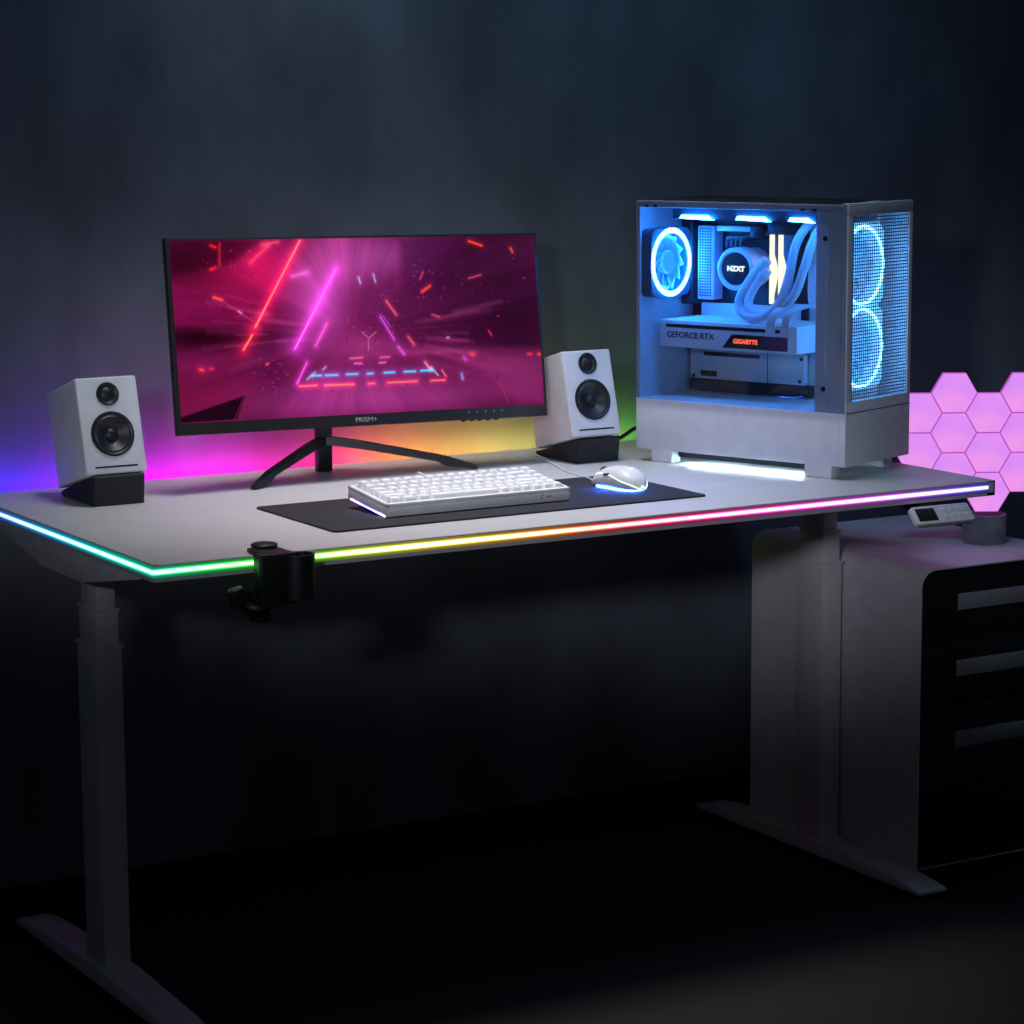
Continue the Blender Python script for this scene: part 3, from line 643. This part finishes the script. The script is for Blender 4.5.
def fan(name, center, R_, ax, size, ringm):
    # axis: +1 faces +u, plane across w/z
    f_bm = bmesh.new(); h = size / 2; n_ = 44
    T4 = Matrix.Translation(center) @ Matrix.Rotation(PI / 2 * ax, 4, 'Y')
    # square frame with a round opening
    t = bmesh.new(); th = .024
    sq = []
    for i in range(n_):
        a = 2 * PI * i / n_; c_, s_ = math.cos(a), math.sin(a); k_ = min(h / max(abs(c_), abs(s_)), h * 1.28)
        sq.append((c_ * k_, s_ * k_))
    for_ring = [(math.cos(2 * PI * i / n_) * R_, math.sin(2 * PI * i / n_) * R_) for i in range(n_)]
    lo = [t.verts.new((*p, -th)) for p in sq]; hi = [t.verts.new((*p, 0)) for p in sq]
    li = [t.verts.new((*p, -th)) for p in for_ring]; hi2 = [t.verts.new((*p, 0)) for p in for_ring]
    for i in range(n_):
        j = (i + 1) % n_
        t.faces.new((lo[i], lo[j], hi[j], hi[i])); t.faces.new((hi[i], hi[j], hi2[j], hi2[i])); t.faces.new((li[j], li[i], hi2[i], hi2[j])); t.faces.new((lo[j], lo[i], li[i], li[j]))
    bmesh.ops.recalc_face_normals(t, faces=t.faces); merge(f_bm, t, T4)
    fr = obj(name, f_bm, M_fframe if name == 'front_fan' else M_rframe, pc)
    bmr = bmesh.new(); lathe(bmr, [(R_ - (.0045 if name == 'rear_fan' else .003), .0004), (R_ - .0015, .003), (R_ + .0015, .003), (R_ + (.0045 if name == 'rear_fan' else .003), .0004)], T4, 56); obj('light_ring', bmr, ringm, fr)
    bmb = bmesh.new(); t = bmesh.new()
    lathe(t, [(0, -.004), (.019, -.004), (.021, -.006), (.021, -.020), (0, -.020)], None, 28)
    for q in range(11):
        a = 2 * PI * q / 11; rowa, rowb = [], []
        for s in range(6):
            rr = .020 + (R_ - .0055 - .020) * s / 5; tw_ = .66 + .02 * s
            rowa.append(t.verts.new((rr * math.cos(a + .06 * s), rr * math.sin(a + .06 * s), -.007))); rowb.append(t.verts.new((rr * math.cos(a + tw_ + .09 * s), rr * math.sin(a + tw_ + .09 * s), -.019)))
        for s in range(5): t.faces.new((rowa[s], rowa[s + 1], rowb[s + 1], rowb[s]))
    merge(bmb, t, T4); ro = obj('rotor', bmb, M_frotor if name == 'front_fan' else M_blade, fr)
    so = ro.modifiers.new('thickness', 'SOLIDIFY'); so.thickness = .0015
    return fr
fan('rear_fan', (.027, .0675, .346), .0555, 1, .120, M_ring)
fan('front_fan', (.394, .103, .351), .0650, 1, .138, M_ring2)
fan('front_fan', (.394, .103, .2115), .0650, 1, .138, M_ring2)

# mainboard
bm = bmesh.new(); box(bm, .006, .248, .166, .170, .148, .428); mb = obj('motherboard', bm, M_pcb, pc)
bm = bmesh.new(); box(bm, .006, .030, .128, .166, .268, .420, bev=.003); obj('port_block', bm, M_dark, mb)
bm = bmesh.new(); box(bm, .0345, .0705, .138, .166, .277, .407, bev=.002)
io = obj('heatsink_cover', bm, pbr('silver_heatsink', (.52, .48, .60), .45), mb)
bm = bmesh.new(); box(bm, .0705, .224, .142, .166, .3985, .408, bev=.002); obj('heatsink_bar', bm, M_inw, mb)
bm = bmesh.new()
for i in range(25):
    for j in range(5):
        u_, z_ = .0385 + j * .0055, .283 + i * .0049; box(bm, u_, u_ + .0033, .1374, .1382, z_, z_ + .0031)
obj('vent_holes', bm, M_black, mb)
bm = bmesh.new(); box(bm, .03, .235, .156, .166, .246, .270, bev=.002); obj('board_cover', bm, M_inw, mb)
bm = bmesh.new(); box(bm, .010, .250, .152, .166, .134, .188, bev=.002); cv = obj('lower_cover', bm, M_inw, mb)
bm = bmesh.new()
box(bm, .033, .068, .1514, .1525, .139, .149); box(bm, .040, .158, .1514, .1525, .176, .183); box(bm, .1745, .1755, .1514, .1523, .134, .188)  # the long upper bar is the card slot's shadow, set in black
for u_, z_ in ((.018, .139), (.242, .141), (.018, .246), (.245, .18)): lathe(bm, [(0, -.001), (.0033, -.001), (.0033, .001), (0, .001)], Matrix.Translation((u_, .152, z_)) @ Matrix.Rotation(PI / 2, 4, 'X'), 14)
obj('slots_and_shadow', bm, M_black, mb)
bm = bmesh.new(); box(bm, .012, .262, .150, .171, .114, .1335); obj('cable_gap', bm, M_dark, mb)
# memory
M_ram = emit('memory_light', (1, .88, .60), 2.3); M_ramb = pbr('memory_heat_spreader', (.25, .35, .5), .4)
for u_ in (.1935, .2115):
    st_ = obj('memory_stick', B(u_, u_ + .0075, .130, .166, .276, .396, bev=.0008), M_ramb, pc)
    bm = bmesh.new(); pts = [(.1265, .276), (.1265, .396), (.1305, .396), (.1305, .362), (.141, .340), (.141, .320), (.1305, .290), (.1305, .276)]
    prism(bm, pts, 'x', u_ - .0002, u_ + .0079)
    obj('light_bar', bm, M_ram, st_)
# pump
Rp = Matrix.Translation((.139, .100, .336)) @ Matrix.Rotation(PI / 2, 4, 'X')
bm = bmesh.new(); lathe(bm, [(.0288, -.003), (.0305, -.0006), (.034, 0), (.0375, -.002), (.0375, -.030), (.0345, -.032), (.0345, -.066)], Rp, 48)
pu = obj('liquid_cooler', bm, M_inw, pc)
bm = bmesh.new(); lathe(bm, [(.0290, -.0032), (.0285, -.0045), (.0, -.0045)], Rp, 48); obj('display', bm, pbr('glossy_black', (.004, .004, .007), .35), pu)
bm = bmesh.new(); lathe(bm, [(.0262, -.0044), (.0268, -.0038), (.0275, -.0044)], Rp, 48); obj('light_ring', bm, emit('pump_ring', (.05, .10, .6), .5), pu)
text('display_text', 'NZXT', .0120, emit('pump_text', (1, 1, 1), 2.2), pu, axes((.139, .1033, .336), VX, VZ, VN), bold=.0007, sx=1.1)
A = [(.199, .100, .3495), (.166, .092, .322), (.160, .080, .288), (.163, .072, .267), (.188, .066, .2605), (.231, .062, .262), (.264, .062, .292), (.275, .066, .335), (.281, .072, .385), (.300, .078, .418), (.315, .082, .432)]
A = [(.203, .098, .350), (.184, .094, .330), (.170, .083, .303), (.166, .073, .279), (.183, .066, .259), (.221, .062, .259), (.256, .062, .285), (.272, .066, .330), (.281, .072, .382), (.298, .078, .414), (.318, .082, .434)]
Bt = [(.204, .098, .333), (.193, .094, .318), (.184, .086, .299), (.184, .076, .279), (.205, .068, .265), (.245, .064, .268), (.283, .064, .297), (.301, .068, .345), (.312, .074, .386), (.328, .080, .418), (.338, .084, .434)]
for pth in (A, Bt):
    bm = bmesh.new(); tube(bm, pth, .0078, 14, 8); tb = obj('coolant_tube', bm, M_tube, pu)
    bm = bmesh.new(); p0, p1 = Vector(pth[0]), Vector(pth[1]); d = (p1 - p0).normalized(); tube(bm, [p0 - d * .006, p0 + d * .012], .0092, 16, 1); obj('fitting', bm, M_white, tb)
# radiator with fans under the top
bm = bmesh.new(); box(bm, .045, .385, .045, .165, .4235, .445, bev=.001); rad_ = obj('radiator', bm, M_dark, pc)
M_top = emit('top_fan_light', (.022, .25, 1), 140)
for u0 in (.068, .184, .290):
    u1 = u0 + (.064 if u0 < .28 else .045)
    bm = bmesh.new(); prism(bm, [(u0, .4305), (u1 - .012, .4305), (u1, .4225), (u0 - .004, .4245)], 'y', .0395, .047); obj('fan_light', bm, M_top, rad_)
bm = bmesh.new()
for k_ in range(4): tube(bm, [(.09 + .01 * k_, .150, .372), (.10 + .01 * k_, .142, .388), (.135 + .012 * k_, .137, .390 + .002 * k_), (.175 + .012 * k_, .138, .402), (.185 + .012 * k_, .146, .424)], .0045, 8)
obj('power_cable', bm, M_dark, pc)
bm = bmesh.new(); box(bm, .150, .178, .128, .150, .388, .412, bev=.004); box(bm, .186, .243, .130, .152, .396, .420, bev=.004); obj('cable_clip', bm, M_black, pc)
# graphics card
gu0, gu1, gw, gz0, gz1 = .0150, .300, .050, .1985, .2470
bm = bmesh.new(); box(bm, gu0, gu1, gw, .160, gz0, gz1, bev=.003, seg=3)
gc = obj('graphics_card', bm, M_gcard, pc)
bm = bmesh.new(); prism(bm, [(gu0 + .014, gz1 - .0135), (gu1 - .014, gz1 - .0135), (gu1 - .014, gz1 - .0075), (gu0 + .014, gz1 - .0075)], 'y', gw - .0006, gw + .002); obj('groove', bm, M_black, gc)
bm = bmesh.new(); box(bm, gu0 + .02, gu1 - .02, gw + .012, .15, gz1 - .0005, gz1 + .0012, bev=.0005); obj('backplate', bm, M_inw, gc)
bm = bmesh.new(); prism(bm, [(.148, .2035), (.230, .2035), (.230, .2275), (.168, .2275)], 'y', gw - .0009, gw + .001); obj('badge', bm, M_black, gc)
bm = bmesh.new(); prism(bm, [(.230, .2035), (.2815, .2035), (.2815, .2275), (.230, .2275)], 'y', gw - .0008, gw + .001); obj('purple_panel', bm, pbr('purple_panel', (.12, .02, .10), .3), gc)
text('model_text', 'GEFORCE RTX', .0150, M_dprint, gc, axes((.0805, gw - .0006, .2205), VX, VZ, VN), bold=.00025, sx=1.02)
text('brand_text', 'GIGABYTE', .0105, emit('red_text', (1, .10, .05), 2.8), gc, axes((.196, gw - .0014, .2155), VX, VZ, VN), bold=.0004, sx=1.02)
for u_ in (.240, .270):
    bm = bmesh.new()
    for k_ in range(4):
        x = u_ + k_ * .0042
        tube(bm, [(x, gw + .004, gz1 - .014), (x + .002, gw - .002, gz1 + .004), (x + .012, gw + .002, gz1 + .024), (x + .034, gw + .02, gz1 + .034), (x + .065, gw + .05, gz1 + .030)], .0024, 7, 5)
    cbl = obj('card_power_cable', bm, M_tube, pc)
    obj('plug', B(u_ - .003, u_ + .016, gw - .0025, gw + .010, gz1 - .020, gz1 - .004, bev=.001), M_white, cbl)
bm = bmesh.new()
for k_ in range(6): tube(bm, [(.262 + .0048 * k_, .166, .350), (.262 + .0048 * k_, .150, .346), (.262 + .0048 * k_, .147, .33), (.262 + .0048 * k_, .147, .29), (.262 + .0048 * k_, .155, .27)], .0022, 7, 5)
obj('board_power_cable', bm, M_tube, pc)

# cable behind the tower
bm = bmesh.new(); tube(bm, [(1.150, .745, H + .004), (1.205, .742, H + .004), (1.232, .725, H + .012), (1.250, .705, H + .030), (1.268, .680, H + .043), (1.285, .640, H + .050), (1.293, .600, H + .052)], .0036, 10)
cb = obj('power_cord', bm, M_black); tag(cb, 'black power cord rising behind the computer tower', 'cable')

# ------------------------------------------------------------------ drawer cabinet
cx0, cy0, cz1 = 1.4735, .147, H - .1725
dc = thing('drawer_cabinet', 'white drawer cabinet with black drawer fronts right of the desk', 'cabinet', (cx0, cy0, 0))
cwid, cdep = .39, .495
def shellpoly(ins, zb):
    r = .030 - ins * .5; x0, x1, z1 = ins, cwid - ins, cz1 - ins
    pts = [(x1, zb)]
    for a in range(0, 91, 10): pts.append((x1 - r + r * math.cos(math.radians(a)), z1 - r + r * math.sin(math.radians(a))))
    for a in range(90, 181, 10): pts.append((x0 + r + r * math.cos(math.radians(a)), z1 - r + r * math.sin(math.radians(a))))
    pts.append((x0, zb)); return pts
po, pi_ = shellpoly(0, .025), shellpoly(.0025, .025)
t = bmesh.new(); rows_ = []
for y_, pp in ((0, pi_), (0, po), (cdep, po)): rows_.append([t.verts.new((p[0], y_, p[1])) for p in pp])
rows_.insert(0, [t.verts.new((p[0], .4, p[1])) for p in pi_])
for a, b_ in zip(rows_[:-1], rows_[1:]):
    for i in range(len(a) - 1): t.faces.new((a[i], a[i + 1], b_[i + 1], b_[i]))
t.faces.new(rows_[-1]); t.faces.new([rows_[2][0], rows_[3][0], rows_[3][-1], rows_[2][-1]])
bmesh.ops.recalc_face_normals(t, faces=t.faces)
obj('body', t, M_cab, dc)
zs = [(cz1 - .1285, cz1 - .0028), (cz1 - .2445, cz1 - .1305), (.028, cz1 - .2465)]
for i, (a, b_) in enumerate(zs):
    bm = bmesh.new()
    if i == 0:
        poly = [(p[0], p[1]) for p in shellpoly(.0035, a)]
        prism(bm, poly, 'y', .004, .38)
    else: box(bm, .0035, cwid - .0035, .004, .38, a, b_, bev=.001)
    dr = obj('drawer', bm, M_draw, dc)
    hz = (H - .236, H - .3535, H - .4805)[i]
    bm = bmesh.new(); box(bm, .085, cwid - .085, .0025, .006, hz - .0145, hz + .0145, bev=.0008); obj('handle', bm, M_hand, dr)
bm = bmesh.new()
for x, y in ((.04, .04), (.04, .48), (.35, .04), (.35, .48)): lathe(bm, [(0, 0), (.018, 0), (.018, .026), (0, .026)], Matrix.Translation((x, y, 0)), 18)
obj('glide', bm, M_black, dc)

# ------------------------------------------------------------------ hexagon lamp
Yw = -.5325
rv = Vector((math.cos(Yw), math.sin(Yw), 0)); bv = Vector((-math.sin(Yw), math.cos(Yw), 0)); kz = Vector((0, 0, 1))
lz = cz1
lamp = thing('hexagon_lamp', 'lit pink hexagon panels on a concrete cup', 'lamp', (1.7600, .3210, lz), Yw)
bm = bmesh.new(); lathe(bm, [(0, 0), (.0385, 0), (.040, .0015), (.040, .0515), (.0385, .053), (.036, .053), (.036, .040), (0, .040)], None, 48)
obj('concrete_cup', bm, M_cup, lamp)
def hexmat():
    m = emit('hexagon_diffuser', (1, 1, 1), 1.0); nt = m.node_tree; e = [n for n in nt.nodes if n.type == 'EMISSION'][0]
    oi = nt.nodes.new('ShaderNodeTexCoord'); n = nt.nodes.new('ShaderNodeTexNoise'); n.inputs['Scale'].default_value = 14; n.inputs['Detail'].default_value = 1
    r = nt.nodes.new('ShaderNodeValToRGB'); r.color_ramp.elements[0].position = .35; r.color_ramp.elements[1].position = .65
    r.color_ramp.elements[0].color = (*rgb(212, 138, 250), 1); r.color_ramp.elements[1].color = (*rgb(238, 152, 238), 1)
    nt.links.new(oi.outputs['Object'], n.inputs['Vector']); nt.links.new(n.outputs['Fac'], r.inputs[0]); nt.links.new(r.outputs[0], e.inputs[0]); return m
M_hex = hexmat(); M_hrim = emit('hexagon_rim', rgb(188, 84, 196), .9)  # rim emission stands in for panel light reflected in the gaps
hh_ = .0363; RH = hh_ / math.cos(PI / 6)
sx = RH * 1.5; zc0 = .0885 + .004
cells = [(0, 0), (0, 2), (0, 4), (-1, 1), (-1, 3), (-1, 5), (-2, 2), (-2, 4), (1, 1), (1, 3), (1, 5)]
for cxi, czi in cells:
    t = bmesh.new()
    def ring(r_, y_): return [t.verts.new((r_ * math.cos(PI / 3 * i), y_, r_ * math.sin(PI / 3 * i))) for i in range(6)]
    r1, r2, r3, r4 = ring(RH - .0014, -.0060), ring(RH - .0003, -.0055), ring(RH - .0003, .0055), ring(RH - .003, .0062)
    f = t.faces.new(r1); f.material_index = 0
    for a, b_ in ((r1, r2), (r2, r3), (r3, r4)):
        for i in range(6):
            ff = t.faces.new((a[i], a[(i + 1) % 6], b_[(i + 1) % 6], b_[i])); ff.material_index = 1
    ff = t.faces.new(r4[::-1]); ff.material_index = 1
    bmesh.ops.recalc_face_normals(t, faces=t.faces)
    obj('hexagon_panel', t, [M_hex, M_hrim], lamp, loc=(.003 + cxi * sx, 0, zc0 + czi * hh_), smooth=False)

# ------------------------------------------------------------------ light
def light(name, kind, loc, target, energy, col, **k):
    l = bpy.data.lights.new(name, kind); l.energy = energy; l.color = col
    for a, v in k.items(): setattr(l, a, v)
    o = bpy.data.objects.new(name, l); C.objects.link(o); o.location = loc
    o.rotation_euler = (Vector(target) - Vector(loc)).to_track_quat('-Z', 'Y').to_euler(); return o
light('ceiling_spot', 'SPOT', (.60, .34, 2.75), (.64, .26, .75), 205, (1., .97, .97), spot_size=math.radians(43), spot_blend=1., shadow_soft_size=.35)
light('wall_washer', 'SPOT', (.9, -.2, 2.85), (1.05, .81, 1.20), 42, (.26, .60, 1.0), spot_size=math.radians(80), spot_blend=1., shadow_soft_size=.2)
lo_ = light('front_fill', 'SPOT', (-2.0, -2.9, 1.75), (.62, .10, .93), 175, (.76, .81, 1.0), spot_size=math.radians(12.5), spot_blend=1., shadow_soft_size=.15)  # added fill from the front left, beam kept narrow so the lower legs fade
lo_.scale = (3.2, 1, 1)
w = bpy.data.worlds.new('World'); bpy.context.scene.world = w; w.use_nodes = True
w.node_tree.nodes['Background'].inputs[0].default_value = (.55, .65, 1, 1); w.node_tree.nodes['Background'].inputs[1].default_value = .030

# ------------------------------------------------------------------ camera
cam = bpy.data.cameras.new('camera'); co_ = bpy.data.objects.new('camera', cam); C.objects.link(co_)
cy_, cp_, cr_ = -.5325, .1561, -.0054
f = Vector((-math.sin(cy_) * math.cos(cp_), math.cos(cy_) * math.cos(cp_), -math.sin(cp_))); r = Vector((math.cos(cy_), math.sin(cy_), 0)); u = r.cross(f)
r2 = r * math.cos(cr_) + u * math.sin(cr_); u2 = u * math.cos(cr_) - r * math.sin(cr_)
co_.matrix_world = axes((-1.3861, -3.3236, H + .6327), r2, u2, -f)
cam.sensor_width = 36; cam.lens = 2633. / 1024 * 36; cam.clip_start = .05
sc_ = bpy.context.scene; sc_.camera = co_
sc_.view_settings.view_transform = 'Standard'; sc_.view_settings.look = 'None'; sc_.view_settings.exposure = 0; sc_.view_settings.gamma = 1
sc_.view_settings.use_curve_mapping = False
try: sc_.cycles.use_denoising = True
except Exception: pass
